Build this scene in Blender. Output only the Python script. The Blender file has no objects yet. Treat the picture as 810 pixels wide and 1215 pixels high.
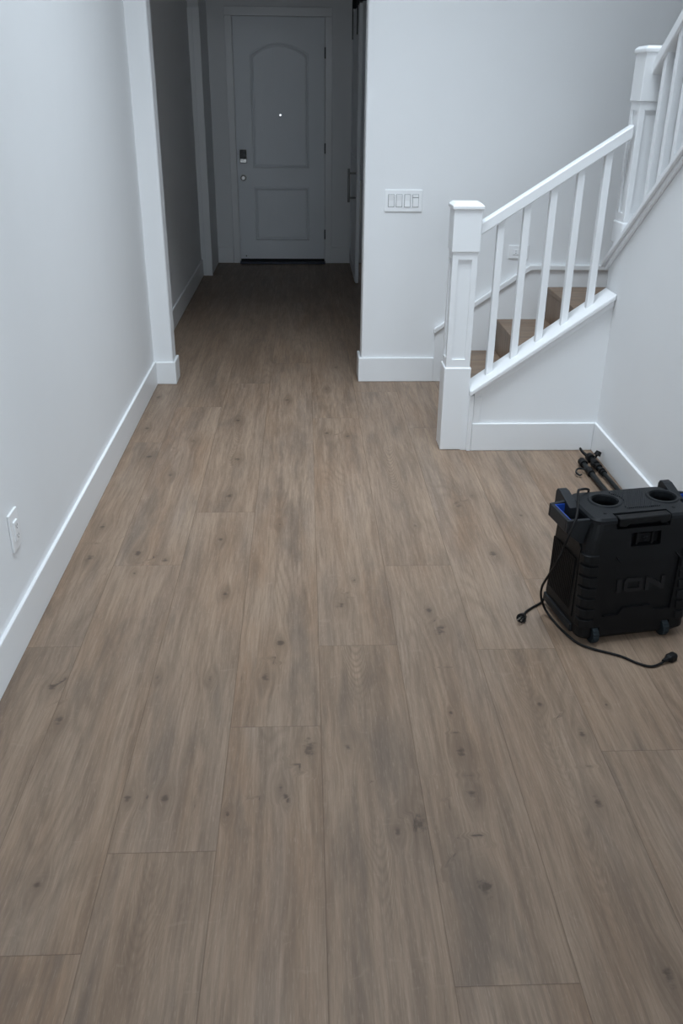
import bpy, bmesh, math, random
import numpy as np
from mathutils import Vector, Matrix
random.seed(7)
SC = bpy.context.scene
C = SC.collection
PI = math.pi

# ------------------------------------------------------------------ camera
cam = bpy.data.cameras.new('camera'); camo = bpy.data.objects.new('camera', cam); C.objects.link(camo)
r = Vector((0.99918917, -0.03906021, 0.00976228)); u = Vector((0.00815449, 0.4337796, 0.90098211)); w = Vector((0.03942723, 0.90017196, -0.43374639))
M = Matrix((r, u, -w)).transposed().to_4x4(); M.translation = (0, 0, 1.68)
camo.matrix_world = M
cam.sensor_fit = 'VERTICAL'; cam.sensor_height = 36; cam.lens = 1036.556/1215*36; cam.clip_start = 0.05
SC.camera = camo

# ------------------------------------------------------------------ light and exposure
SC.view_settings.view_transform = 'Standard'
SC.view_settings.look = 'None'
SC.view_settings.gamma = 1
SC.view_settings.use_curve_mapping = False
SC.view_settings.exposure = 0.08
wd = bpy.data.worlds.new('daylight'); SC.world = wd; wd.use_nodes = True
wd.node_tree.nodes['Background'].inputs[0].default_value = (0.80, 0.90, 1.0, 1)
wd.node_tree.nodes['Background'].inputs[1].default_value = 1.0

def area(name, loc, target, sx, sy, power, col):
    l = bpy.data.lights.new(name, 'AREA'); l.shape = 'RECTANGLE'; l.size = sx; l.size_y = sy
    l.energy = power; l.color = col
    o = bpy.data.objects.new(name, l); C.objects.link(o); o.location = loc
    o.rotation_euler = (Vector(target)-Vector(loc)).to_track_quat('-Z', 'Y').to_euler()
    return o
uw = area('upper_window_light', (0.35, 3.3, 4.6), (0.0, 4.0, 0.0), 1.8, 1.8, 56, (0.80, 0.905, 1.0))
uw.data.spread = math.radians(82)
rw = area('rear_window_light', (0.5, -2.85, 2.3), (-0.1, 6.0, 1.2), 2.6, 1.8, 20, (0.80, 0.905, 1.0))
rw.data.spread = math.radians(90)
sl = area('side_fill_light', (4.3, -0.9, 2.3), (-0.95, 4.0, 1.9), 2.2, 2.0, 96, (0.80, 0.905, 1.0))  # added fill from out of view, aimed to brighten the left wall
sl.data.spread = math.radians(80)
area('stair_fill_light', (2.45, 4.6, 4.3), (0.9, 5.2, 1.4), 1.2, 1.0, 13, (0.80, 0.905, 1.0))  # added fill with no known source, brightens the far wall by the stairs

# ------------------------------------------------------------------ materials
def newmat(name):
    m = bpy.data.materials.new(name); m.use_nodes = True
    nt = m.node_tree; b = nt.nodes['Principled BSDF']
    return m, nt, b
def N(nt, t, **kw):
    n = nt.nodes.new(t)
    for k, v in kw.items(): setattr(n, k, v)
    return n
def simple(name, col, rough=0.5, metal=0.0, bump=0.0, bscale=200, var=0.0):
    m, nt, b = newmat(name)
    b.inputs['Base Color'].default_value = (*col, 1)
    b.inputs['Roughness'].default_value = rough; b.inputs['Metallic'].default_value = metal
    tc = N(nt, 'ShaderNodeTexCoord'); no = N(nt, 'ShaderNodeTexNoise'); no.inputs['Scale'].default_value = bscale
    no.inputs['Detail'].default_value = 3
    nt.links.new(tc.outputs['Object'], no.inputs['Vector'])
    if bump:
        bp = N(nt, 'ShaderNodeBump'); bp.inputs['Strength'].default_value = bump; bp.inputs['Distance'].default_value = 0.001
        nt.links.new(no.outputs['Fac'], bp.inputs['Height']); nt.links.new(bp.outputs['Normal'], b.inputs['Normal'])
    mx = N(nt, 'ShaderNodeMix', data_type='RGBA')
    mx.inputs[6].default_value = (*[c*(1-var) for c in col], 1); mx.inputs[7].default_value = (*[min(1, c*(1+var)) for c in col], 1)
    n2 = N(nt, 'ShaderNodeTexNoise'); n2.inputs['Scale'].default_value = max(3, bscale/25)
    nt.links.new(tc.outputs['Object'], n2.inputs['Vector'])
    nt.links.new(n2.outputs['Fac'], mx.inputs[0]); nt.links.new(mx.outputs[2], b.inputs['Base Color'])
    return m
MW = simple('wall_paint', (0.80, 0.81, 0.82), 0.75, bump=0.25, bscale=140, var=0.012)
MT = simple('trim_paint', (0.80, 0.81, 0.82), 0.35, bump=0.03, bscale=60, var=0.008)
MC = simple('ceiling_paint', (0.82, 0.82, 0.82), 0.9, var=0.01)
MD = simple('door_paint', (0.79, 0.82, 0.85), 0.45, bump=0.05, bscale=60, var=0.01)
MPL = simple('switch_plastic', (0.86, 0.87, 0.88), 0.3, var=0.005)
MBK = simple('black_plastic', (0.0035, 0.0038, 0.0045), 0.5, bump=0.35, bscale=500, var=0.1)
MTP = simple('black_plastic_lit', (0.010, 0.0115, 0.0135), 0.5, bump=0.3, bscale=500, var=0.1)  # black plastic, light falling on the top put into its colour; guards share it
MHN = simple('handle_plastic', (0.016, 0.018, 0.021), 0.5, bump=0.3, bscale=500, var=0.08)
MBL = simple('blue_plastic', (0.012, 0.06, 0.36), 0.4, var=0.05)
MRB = simple('black_rubber', (0.004, 0.004, 0.0045), 0.55, var=0.1)
MTY = simple('wheel_rubber', (0.011, 0.017, 0.021), 0.6, var=0.1)
MLG = simple('logo_plastic', (0.013, 0.013, 0.014), 0.4, var=0.05)
MMT = simple('brushed_steel', (0.55, 0.55, 0.54), 0.3, metal=1, var=0.03)
MHD = simple('dark_steel', (0.22, 0.22, 0.22), 0.4, metal=0.6, var=0.03)
MBS = simple('brass_pin', (0.6, 0.58, 0.55), 0.3, metal=1, var=0.03)
MPO = simple('black_tube_paint', (0.006, 0.008, 0.009), 0.4, var=0.1)
MDK = simple('dark_slot', (0.05, 0.05, 0.055), 0.5, var=0.05)
MTH = simple('threshold_metal', (0.02, 0.03, 0.06), 0.35, var=0.1)
MKP = simple('keypad_black', (0.008, 0.008, 0.010), 0.25, var=0.1)
for m_ in (MBK, MTP, MHN, MRB, MTY, MLG, MPO): m_.node_tree.nodes['Principled BSDF'].inputs['Specular IOR Level'].default_value = 0.22
def emit(name, col, s):
    m, nt, b = newmat(name); b.inputs['Base Color'].default_value = (*col, 1)
    b.inputs['Emission Color'].default_value = (*col, 1); b.inputs['Emission Strength'].default_value = s
    return m
MPE = emit('peephole_lens', (0.9, 0.95, 1.0), 1.5)  # glow stands in for daylight coming through the lens

def wood(name, attr=True, rot=False, tone=1.0):
    m, nt, b = newmat(name); L = nt.links.new
    def math_(op, a, c=None, d=None, clamp=False):
        n = N(nt, 'ShaderNodeMath', operation=op, use_clamp=clamp)
        for i, v in enumerate((a, c, d)):
            if v is None: continue
            if isinstance(v, (int, float)): n.inputs[i].default_value = v
            else: L(v, n.inputs[i])
        return n.outputs[0]
    def step(v, a, c):
        n = N(nt, 'ShaderNodeMapRange', interpolation_type='SMOOTHSTEP'); L(v, n.inputs[0])
        n.inputs[1].default_value = a; n.inputs[2].default_value = c; return n.outputs[0]
    def noise(vec, scale, sx, sy, detail=3, rough=0.5, dist=0):
        mp = N(nt, 'ShaderNodeMapping'); L(vec, mp.inputs[0]); mp.inputs['Scale'].default_value = (sx, sy, 1)
        n = N(nt, 'ShaderNodeTexNoise'); L(mp.outputs[0], n.inputs['Vector']); n.inputs['Scale'].default_value = scale
        n.inputs['Detail'].default_value = detail; n.inputs['Roughness'].default_value = rough; n.inputs['Distortion'].default_value = dist
        return n.outputs['Fac']
    def mix(f, a, c, mode='MIX'):
        n = N(nt, 'ShaderNodeMix', data_type='RGBA', blend_type=mode)
        if isinstance(f, (int, float)): n.inputs[0].default_value = f
        else: L(f, n.inputs[0])
        for i, v in ((6, a), (7, c)):
            if isinstance(v, tuple): n.inputs[i].default_value = (*v, 1)
            else: L(v, n.inputs[i])
        return n.outputs[2]
    if attr:
        A = N(nt, 'ShaderNodeAttribute', attribute_name='plank'); E_ = N(nt, 'ShaderNodeAttribute', attribute_name='ends'); K = N(nt, 'ShaderNodeAttribute', attribute_name='knot')
        sp = N(nt, 'ShaderNodeSeparateXYZ'); L(A.outputs['Vector'], sp.inputs[0])
        x, y, rnd = sp.outputs
        se = N(nt, 'ShaderNodeSeparateXYZ'); L(E_.outputs['Vector'], se.inputs[0])
        sk = N(nt, 'ShaderNodeSeparateXYZ'); L(K.outputs['Vector'], sk.inputs[0])
        kx, ky, ks = sk.outputs
    else:
        tc = N(nt, 'ShaderNodeTexCoord'); sp = N(nt, 'ShaderNodeSeparateXYZ'); L(tc.outputs['Object'], sp.inputs[0])
        x, y = (sp.outputs[1], sp.outputs[0]) if rot else (sp.outputs[0], sp.outputs[1])
        y = math_('ADD', y, sp.outputs[2])
        rnd = 0.37
    # grain bends round each knot
    if attr:
        d2 = math_('SQRT', math_('ADD', math_('POWER', math_('MULTIPLY', kx, 1.0), 2), math_('POWER', math_('MULTIPLY', ky, 0.42), 2)))
        halo = math_('MULTIPLY', math_('SUBTRACT', 1.0, step(d2, 0.004, 0.055)), ks)
        sgn = math_('MULTIPLY', kx, math_('MULTIPLY', halo, -0.75))
        x = math_('ADD', x, sgn)
    xr = math_('ADD', x, math_('MULTIPLY', rnd, 37.0)); yr = math_('ADD', y, math_('MULTIPLY', rnd, 91.0))
    cb = N(nt, 'ShaderNodeCombineXYZ'); L(xr, cb.inputs[0]); L(yr, cb.inputs[1])
    if attr: L(math_('MULTIPLY', rnd, 13.0), cb.inputs[2])
    V = cb.outputs[0]
    big = noise(V, 1, 5.5, 1.3, 2, 0.5)
    wv = math_('MULTIPLY', math_('SUBTRACT', noise(V, 1, 3.0, 1.6, 2, 0.5), 0.5), 0.034)      # gentle waviness of the fibres
    cw = N(nt, 'ShaderNodeCombineXYZ'); L(math_('ADD', xr, wv), cw.inputs[0]); L(yr, cw.inputs[1])
    if attr: L(math_('MULTIPLY', rnd, 13.0), cw.inputs[2])
    VW = cw.outputs[0]
    streak = noise(VW, 1, 26, 1.7, 3, 0.6)
    mid = noise(VW, 1, 95, 4.5, 3, 0.6)
    fine = noise(VW, 1, 190, 7.0, 4, 0.7)
    pores = noise(VW, 1, 420, 30, 2, 0.6)
    h = noise(V, 1, 4.2, 0.55, 1.5, 0.45, 0.1)
    rings = math_('SINE', math_('ADD', math_('MULTIPLY', h, 165.0), math_('MULTIPLY', fine, 1.6)))
    rings = math_('POWER', math_('MULTIPLY', math_('ADD', rings, 1.0), 0.5), 2.2)
    rmask = step(noise(V, 1, 6, 0.9, 1), 0.50, 0.66)
    blot = step(noise(VW, 1, 9.5, 1.5, 4, 0.6, 0.3), 0.50, 0.72)
    cross = step(noise(V, 1, 14, 30, 2, 0.5, 1.2), 0.64, 0.78)
    tint = noise(V, 1, 9, 0.8, 2, 0.5)
    t = tone*0.64
    base = mix(step(big, 0.3, 0.7), (0.366*t, 0.238*t, 0.156*t), (0.425*t, 0.312*t, 0.228*t))
    base = mix(math_('MULTIPLY', step(tint, 0.45, 0.7), 0.5), base, (0.375*t, 0.290*t, 0.232*t))
    if attr:
        base = mix(math_('MULTIPLY', rnd, 0.7), base, (0.345*t, 0.240*t, 0.168*t))
    base = mix(math_('MULTIPLY', step(streak, 0.45, 0.72), 0.54), base, (0.52*t, 0.375*t, 0.265*t))
    base = mix(math_('MULTIPLY', step(math_('SUBTRACT', 1.0, streak), 0.48, 0.70), 0.45), base, (0.225*t, 0.155*t, 0.108*t))
    base = mix(math_('MULTIPLY', step(mid, 0.50, 0.68), 0.34), base, (0.205*t, 0.145*t, 0.104*t))
    base = mix(math_('MULTIPLY', step(math_('SUBTRACT', 1.0, mid), 0.50, 0.68), 0.22), base, (0.56*t, 0.42*t, 0.31*t))
    base = mix(math_('MULTIPLY', blot, 0.60), base, (0.190*t, 0.146*t, 0.116*t))
    if attr:      # arched cathedral figure along the middle of some boards
        wn = noise(V, 1, 7, 2.2, 2, 0.5); cx = math_('SUBTRACT', math_('ADD', x, math_('MULTIPLY', math_('SUBTRACT', wn, 0.5), 0.06)), 0.125)
        ph = math_('ADD', math_('SUBTRACT', math_('MULTIPLY', y, 175.0), math_('MULTIPLY', math_('POWER', cx, 2), 17000.0)), math_('MULTIPLY', wn, 34.0))
        cr = math_('POWER', math_('MULTIPLY', math_('ADD', math_('SINE', math_('ADD', ph, math_('MULTIPLY', fine, 2.0))), 1.0), 0.5), 1.8)
        cm = math_('MULTIPLY', math_('SUBTRACT', 1.0, step(math_('ABSOLUTE', cx), 0.03, 0.062)), step(rnd, 0.5, 0.75))
        cm = math_('MULTIPLY', cm, step(noise(V, 1, 2, 1.4, 1), 0.38, 0.58))
        base = mix(math_('MULTIPLY', math_('MULTIPLY', cr, cm), 0.42), base, (0.17*t, 0.118*t, 0.08*t))
    base = mix(math_('MULTIPLY', math_('MULTIPLY', rings, rmask), 0.26), base, (0.17*t, 0.118*t, 0.08*t))
    base = mix(math_('MULTIPLY', step(fine, 0.38, 0.68), 0.34), base, (0.20*t, 0.145*t, 0.105*t))
    base = mix(math_('MULTIPLY', cross, 0.16), base, (0.56*t, 0.43*t, 0.33*t))
    base = mix(math_('MULTIPLY', step(pores, 0.55, 0.72), 0.26), base, (0.60*t, 0.46*t, 0.35*t))
    hgt = math_('ADD', math_('MULTIPLY', fine, 0.5), math_('MULTIPLY', pores, 0.3))
    if attr:
        base = mix(math_('MULTIPLY', halo, 0.34), base, (0.180*t, 0.123*t, 0.086*t))
        wob = noise(V, 1, 75, 45, 3, 0.6)
        dk = math_('ADD', math_('SQRT', math_('ADD', math_('POWER', kx, 2), math_('POWER', math_('MULTIPLY', ky, 0.6), 2))), math_('MULTIPLY', math_('SUBTRACT', wob, 0.5), 0.045))
        core = math_('MULTIPLY', math_('SUBTRACT', 1.0, step(dk, 0.000, 0.014)), ks)
        base = mix(math_('MULTIPLY', core, 0.60), base, (0.058*t, 0.043*t, 0.034*t))
        # bevelled joints between boards
        wdt = math_('SUBTRACT', se.outputs[2], sp.outputs[0])
        ex = math_('MINIMUM', sp.outputs[0], wdt); ey = math_('MINIMUM', se.outputs[0], se.outputs[1])
        ed = math_('MINIMUM', ex, ey)
        gap = math_('SUBTRACT', 1.0, step(ed, 0.0003, 0.0018))
        base = mix(math_('MULTIPLY', gap, 0.58), base, (0.127*t, 0.081*t, 0.052*t))
        hgt = math_('SUBTRACT', hgt, math_('MULTIPLY', math_('SUBTRACT', 1.0, step(ed, 0.0, 0.004)), 1.6))
    L(base, b.inputs['Base Color'])
    L(math_('ADD', 0.36, math_('MULTIPLY', fine, 0.22)), b.inputs['Roughness'])
    b.inputs['Specular IOR Level'].default_value = 0.25
    bp = N(nt, 'ShaderNodeBump'); bp.inputs['Strength'].default_value = 0.35; bp.inputs['Distance'].default_value = 0.0008
    L(hgt, bp.inputs['Height']); L(bp.outputs['Normal'], b.inputs['Normal'])
    return m
MFL = wood('oak_floor_boards')
MST = wood('oak_stair_boards', attr=False, rot=True, tone=0.92)

# ------------------------------------------------------------------ mesh helpers
def finish(name, bm, mat, parent=None, smooth=False, bevel=0.0, seg=2):
    bmesh.ops.remove_doubles(bm, verts=bm.verts, dist=1e-6)
    bmesh.ops.recalc_face_normals(bm, faces=bm.faces)
    me = bpy.data.meshes.new(name); bm.to_mesh(me); bm.free()
    me.materials.append(mat)
    o = bpy.data.objects.new(name, me); C.objects.link(o)
    if parent: o.parent = parent
    if bevel:
        md = o.modifiers.new('bevel', 'BEVEL'); md.width = bevel; md.segments = seg; md.limit_method = 'ANGLE'; md.angle_limit = math.radians(40)
        md.harden_normals = False
    if smooth:
        for p in me.polygons: p.use_smooth = True
        md = o.modifiers.new('split', 'EDGE_SPLIT'); md.split_angle = math.radians(40)
    return o
def box(bm, x0, x1, y0, y1, z0, z1):
    v = [bm.verts.new((x, y, z)) for x in (x0, x1) for y in (y0, y1) for z in (z0, z1)]
    for f in ((0, 1, 3, 2), (4, 6, 7, 5), (0, 4, 5, 1), (2, 3, 7, 6), (0, 2, 6, 4), (1, 5, 7, 3)):
        bm.faces.new([v[i] for i in f])
def BX(name, x0, x1, y0, y1, z0, z1, mat, parent=None, bevel=0.0, seg=2):
    bm = bmesh.new(); box(bm, x0, x1, y0, y1, z0, z1); return finish(name, bm, mat, parent, bevel=bevel, seg=seg)
def prism(bm, pts, axis, a, b):
    """pts: 2D outline; axis: 'x','y','z' is the extrusion axis from a to b"""
    def P(p, t):
        return {'x': (t, p[0], p[1]), 'y': (p[0], t, p[1]), 'z': (p[0], p[1], t)}[axis]
    A = [bm.verts.new(P(p, a)) for p in pts]; B = [bm.verts.new(P(p, b)) for p in pts]
    n = len(pts); bm.faces.new(A); bm.faces.new(B[::-1])
    for i in range(n): bm.faces.new((A[i], A[(i+1) % n], B[(i+1) % n], B[i]))
def PR(name, pts, axis, a, b, mat, parent=None, bevel=0.0, seg=2):
    bm = bmesh.new(); prism(bm, pts, axis, a, b); return finish(name, bm, mat, parent, bevel=bevel, seg=seg)
def cyl(bm, p0, p1, r0, r1=None, n=20, cap=True):
    r1 = r0 if r1 is None else r1
    p0 = Vector(p0); p1 = Vector(p1); d = (p1-p0).normalized()
    a = d.orthogonal().normalized(); b_ = d.cross(a)
    A = [bm.verts.new(p0+(a*math.cos(2*PI*i/n)+b_*math.sin(2*PI*i/n))*r0) for i in range(n)]
    B = [bm.verts.new(p1+(a*math.cos(2*PI*i/n)+b_*math.sin(2*PI*i/n))*r1) for i in range(n)]
    for i in range(n): bm.faces.new((A[i], A[(i+1) % n], B[(i+1) % n], B[i]))
    if cap: bm.faces.new(A[::-1]); bm.faces.new(B)
def catmull(pts, k=8):
    P = [Vector(p) for p in pts]; P = [P[0]*2-P[1]]+P+[P[-1]*2-P[-2]]; out = []
    for i in range(1, len(P)-2):
        for j in range(k):
            t = j/k; a, b_, c, d = P[i-1:i+3]
            out.append(0.5*((2*b_)+(c-a)*t+(2*a-5*b_+4*c-d)*t*t+(3*b_-a-3*c+d)*t**3))
    out.append(P[-2]); return out
def tube(bm, pts, rad, n=10):
    rings = []; prev = None
    for i, p in enumerate(pts):
        d = (pts[min(i+1, len(pts)-1)]-pts[max(i-1, 0)]).normalized()
        if prev is None: a = d.orthogonal().normalized()
        else: a = (prev-d*prev.dot(d)).normalized()
        prev = a; b_ = d.cross(a); rr = rad(i/(len(pts)-1)) if callable(rad) else rad
        rings.append([bm.verts.new(p+(a*math.cos(2*PI*j/n)+b_*math.sin(2*PI*j/n))*rr) for j in range(n)])
    for A, B in zip(rings, rings[1:]):
        for j in range(n): bm.faces.new((A[j], A[(j+1) % n], B[(j+1) % n], B[j]))
    bm.faces.new(rings[0][::-1]); bm.faces.new(rings[-1])
def tag(o, label, cat, group=None, kind=None):
    o['label'] = label
    if cat: o['category'] = cat
    if group: o['group'] = group
    if kind: o['kind'] = kind
    return o
def struct(o): o['kind'] = 'structure'; return o
def empty(name, loc, rz=0):
    o = bpy.data.objects.new(name, None); C.objects.link(o); o.location = loc; o.rotation_euler = (0, 0, rz); o.empty_display_size = 0.05
    return o
def cut(o, cutters):
    for c in cutters:
        m = o.modifiers.new('cut', 'BOOLEAN'); m.object = c; m.operation = 'DIFFERENCE'; m.solver = 'EXACT'
    dg = bpy.context.evaluated_depsgraph_get(); dg.update()
    me = bpy.data.meshes.new_from_object(o.evaluated_get(dg))
    o.modifiers.clear(); old = o.data; nm = old.name; o.data = me; bpy.data.meshes.remove(old); me.name = nm
    for c in cutters:
        d = c.data; bpy.data.objects.remove(c); bpy.data.meshes.remove(d)

# ------------------------------------------------------------------ floor
W = 0.2645; X0 = -0.758; Y0, Y1 = -3.0, 10.8
joints = {-1: [4.352, 2.465], 0: [6.751, 4.923, 3.018], 1: [7.143, 5.381, 3.492, 1.578], 2: [5.839, 2.04], 3: [2.451, 4.72], 4: [2.995, 5.2], 5: [2.416, 4.55], 6: [2.88, 1.908]}
knots = [(-0.797, 2.249, 1), (-0.767, 2.287, 0.5), (-0.478, 2.293, 0.8), (-0.311, 2.279, 0.7), (-0.138, 2.279, 1), (0.001, 1.943, 1.5), (-0.076, 1.789, 0.8), (-0.057, 1.745, 0.5), (-0.212, 1.697, 0.5), (0.112, 1.947, 1), (0.283, 1.653, 1.5), (0.222, 1.627, 0.7), (0.43, 1.917, 1.2), (0.433, 1.756, 1), (0.758, 1.719, 1), (0.908, 2.116, 0.4), (0.408, 1.453, 1.5), (0.755, 1.211, 1), (-0.638, 1.49, 0.8), (-0.478, 1.761, 0.8), (-0.379, 1.764, 0.8), (0.428, 2.089, 0.4), (-0.894, 5.114, 1), (-0.601, 4.373, 1.2), (-0.658, 3.91, 1), (-0.386, 4.687, 1), (-0.347, 4.11, 1.1), (-0.356, 3.67, 1), (-0.797, 4.15, 1.2), (-0.877, 4.57, 1), (-0.117, 5.043, 0.9), (0.127, 5.255, 0.9), (0.113, 4.478, 1), (0.221, 4.425, 0.8), (-0.869, 3.361, 1.3), (-0.862, 3.085, 1.4), (-0.678, 3.116, 1.3), (-0.563, 3.065, 0.9), (-0.667, 2.959, 0.5), (-0.305, 2.8, 0.8), (-0.095, 2.471, 0.9), (-0.117, 3.37, 0.7), (0.122, 2.708, 1.3), (0.464, 3.351, 0.8), (0.683, 3.56, 1.4), (0.752, 3.086, 1.2), (0.764, 3.65, 0.5), (0.436, 2.66, 0.8), (0.461, 2.535, 1.5), (0.178, 2.889, 0.5), (1.212, 4.19, 1), (0.944, 3.433, 0.8), (-0.611, 6.446, 0.8), (0.201, 5.736, 1), (-0.358, 3.234, 0.8), (-0.735, 2.085, 0.8), (0.705, 2.125, 0.7), (0.795, 1.987, 0.7)]
tones = {(1, 5.381): 0.98}
V_, F_, AP, AE, AK = [], [], [], [], []
kn = np.array(knots)
for k in range(-3, 14):
    x0 = X0+W*k
    js = sorted(joints.get(k, [1.2+random.random()]))
    while js[-1] < Y1-1.9: js.append(js[-1]+random.uniform(1.5, 2.0))
    while js[0] > Y0+1.9: js.insert(0, js[0]-random.uniform(1.6, 2.0))
    js = [Y0]+js+[Y1]
    for a, b_ in zip(js, js[1:]):
        rn = random.random()
        if (k, a) in tones: rn = tones[(k, a)]
        if k == 3 and b_ == 2.451: rn = 0.82
        inview = -1 <= k <= 6 and b_ > 0.8 and a < 7
        nx = 10 if inview else 1; ny = max(1, int((b_-a)/0.03)) if inview else 1
        base = len(V_)
        for i in range(ny+1):
            y = a+(b_-a)*i/ny
            for j in range(nx+1):
                x = x0+W*j/nx
                V_.append((x, y, 0.0)); AP.append((W*j/nx, y-a, rn)); AE.append((y-a, b_-y, W))
                if inview:
                    d = np.hypot(kn[:, 0]-x, (kn[:, 1]-y)*0.6); q = int(np.argmin(d)); s = kn[q, 2]
                    on = 1.0 if (d[q] < 0.10*s and x0 <= kn[q, 0] <= x0+W and a <= kn[q, 1] <= b_) else 0.0
                    AK.append(((x-kn[q, 0])/s, (y-kn[q, 1])/s, on))
                else: AK.append((1, 1, 0))
        for i in range(ny):
            for j in range(nx):
                c = base+i*(nx+1)+j; F_.append((c, c+1, c+nx+2, c+nx+1))
me = bpy.data.meshes.new('floor'); me.from_pydata(V_, [], F_); me.update()
for nm, d in (('plank', AP), ('ends', AE), ('knot', AK)):
    at = me.attributes.new(nm, 'FLOAT_VECTOR', 'POINT'); at.data.foreach_set('vector', np.array(d, dtype=np.float32).ravel())
me.materials.append(MFL)
fl = bpy.data.objects.new('floor', me); C.objects.link(fl); struct(fl)

# ------------------------------------------------------------------ room shell
CH = 4.7
XL, XR, YW, YD = -0.95, 1.502, 5.43, 9.712
struct(BX('wall_left', XL-0.15, XL, -3.0, 5.385, 0, CH, MW))
# wall between the room and the hallway: left jamb, header, right run
bm = bmesh.new(); box(bm, XL-0.15, -0.832, 5.385, 5.53, 0, CH)
struct(finish('wall_hall_jamb', bm, MW, bevel=0.012, seg=4))
struct(BX('wall_hall_header', -0.832, 0.352, YW, 5.58, 2.46, CH, MW))
struct(BX('wall_far', 0.352, 2.75, YW, 5.58, 0, CH, MW, bevel=0.012, seg=4))
struct(BX('wall_stair_side', 2.6, 2.75, 0.3, YW, 0, CH, MW))
# sloping wall under the upper flight, its top following the stairs
def capz(y): return 0.906+0.752*(4.40-y)
struct(PR('wall_right', [(4.366, 0), (4.366, capz(4.366)), (0.5, capz(0.5)), (0.5, 0)], 'x', XR, XR+0.12, MW))
# low wall under the lower railing
kz0, kz1 = 0.305, 0.785
KS = 0.70
def kcap(x): return 0.326+0.722*(x-0.827)
struct(PR('wall_stair_front', [(0.80, 0), (XR, 0), (XR, kcap(XR)-0.03), (0.80, kcap(0.80)-0.03)], 'y', 4.222, 4.34, MW))
struct(BX('wall_hall_left', -1.18, -1.03, 5.53, 9.712, 0, 2.65, MW))
struct(BX('wall_hall_right', 0.56, 0.70, 5.58, 8.40, 0, 2.65, MW))
struct(BX('wall_hall_end', -1.2, 0.62, YD+0.02, YD+0.17, 0, 2.65, MW))
struct(BX('wall_unseen_closet', 1.6, 1.75, 5.58, 10.8, 0, 2.65, MW))  # unseen closed space, added so the gap beside the sliding door stays dark
struct(BX('wall_unseen_closet_end', 0.62, 1.6, 10.6, 10.75, 0, 2.65, MW))  # set far back in the added space so less light returns to the gap
struct(BX('wall_back', -1.1, 4.6, -3.15, -3.0, 0, CH, MW))
struct(BX('wall_side', 4.5, 4.65, -3.0, 0.45, 0, CH, MW))
struct(BX('wall_side_front', 1.622, 4.65, 0.3, 0.45, 0, CH, MW))
struct(BX('ceiling', -1.1, 4.65, -3.15, 5.58, CH, CH+0.1, MC))
struct(BX('ceiling_hall', -1.2, 1.75, 5.58, 10.8, 2.65, 2.75, MC))

# ------------------------------------------------------------------ baseboards and trims
BH, BT = 0.150, 0.015
def bb(name, pts, h=BH):
    """pts: outline on the floor of the board run"""
    return struct(PR(name, pts, 'z', 0, h, MT, bevel=0.004, seg=2))
bb('baseboard_left', [(XL, -3.0), (XL+BT, -3.0), (XL+BT, 5.368), (XL, 5.368)])
bb('baseboard_hall_jamb', [(XL, 5.368), (-0.816, 5.368), (-0.816, 5.545), (-0.832, 5.545), (-0.832, 5.385), (XL, 5.385)], 0.142)
bb('baseboard_far', [(0.335, 5.413), (0.815, 5.413), (0.815, YW), (0.352, YW), (0.352, 5.595), (0.335, 5.595)], 0.156)
bb('baseboard_stair_front', [(0.852, 4.207), (XR-BT, 4.207), (XR-BT, 4.222), (0.852, 4.222)])
bb('baseboard_right', [(XR-BT, 0.5), (XR, 0.5), (XR, 4.222), (XR-BT, 4.222)])
bb('baseboard_hall_left', [(-1.03, 5.53), (-1.015, 5.53), (-1.015, 8.98), (-1.03, 8.98)], 0.155)
bb('baseboard_hall_end_left', [(-0.93, YD-0.003), (-0.765, YD-0.003), (-0.765, YD+0.02), (-0.93, YD+0.02)], 0.165)
bb('baseboard_hall_end_right', [(0.285, YD-0.003), (0.56, YD-0.003), (0.56, YD+0.02), (0.285, YD+0.02)], 0.165)
bb('baseboard_hall_right', [(0.545, 5.60), (0.56, 5.60), (0.56, 8.40), (0.545, 8.40)], 0.155)

# white cap board on the low stair wall with a cove strip under it
c0, c1 = 0.827, XR-0.002
struct(PR('trim_1', [(c0, kcap(c0)-0.028), (c1, kcap(c1)-0.028), (c1, kcap(c1)), (c0, kcap(c0))], 'y', 4.190, 4.362, MT, bevel=0.005))
struct(PR('trim_2', [(c0+0.025, kcap(c0+0.025)-0.062), (c1, kcap(c1)-0.062), (c1, kcap(c1)-0.028), (c0+0.025, kcap(c0+0.025)-0.028)], 'y', 4.207, 4.222, MT, bevel=0.003))
# flat stile beside the newel
struct(BX('trim_3', 0.852, 0.888, 4.214, 4.222, BH, kcap(0.852)-0.055, MT, bevel=0.002))
struct(BX('trim_4', 0.829, 0.851, 4.206, 4.222, 0, kcap(0.829)-0.03, MT, bevel=0.003))
# sloping cap board on the right wall
def slopeboard(name, top, bot, x0, x1, ya=4.405, yb=0.5, end=0.0, bev=0.004):
    return struct(PR(name, [(ya, capz(ya)+bot), (ya, capz(ya)+top), (yb, capz(yb)+top), (yb, capz(yb)+bot)], 'x', x0, x1, MT, bevel=bev))
slopeboard('trim_5', 0.028, 0.0, XR-0.030, XR+0.15)
slopeboard('trim_6', 0.0, -0.030, XR-0.016, XR, ya=4.38)
# skirt board on the far wall following the steps, with a raised moulding
SK = [(0.815, 0.0), (0.815, 0.318), (1.385, 0.705), (2.59, 0.705), (2.59, 0.60), (1.50, 0.60), (1.50, 0.40), (1.2, 0.40), (1.2, 0.2), (0.9, 0.2), (0.9, 0.0)]
struct(PR('trim_7', SK, 'y', YW-0.012, YW, MT, bevel=0.002))
struct(PR('trim_8', [(0.808, 0.318-0.005), (1.385, 0.705), (2.59, 0.705), (2.59, 0.737), (1.375, 0.737), (0.808, 0.350-0.005)], 'y', YW-0.028, YW, MT, bevel=0.005))
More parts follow.
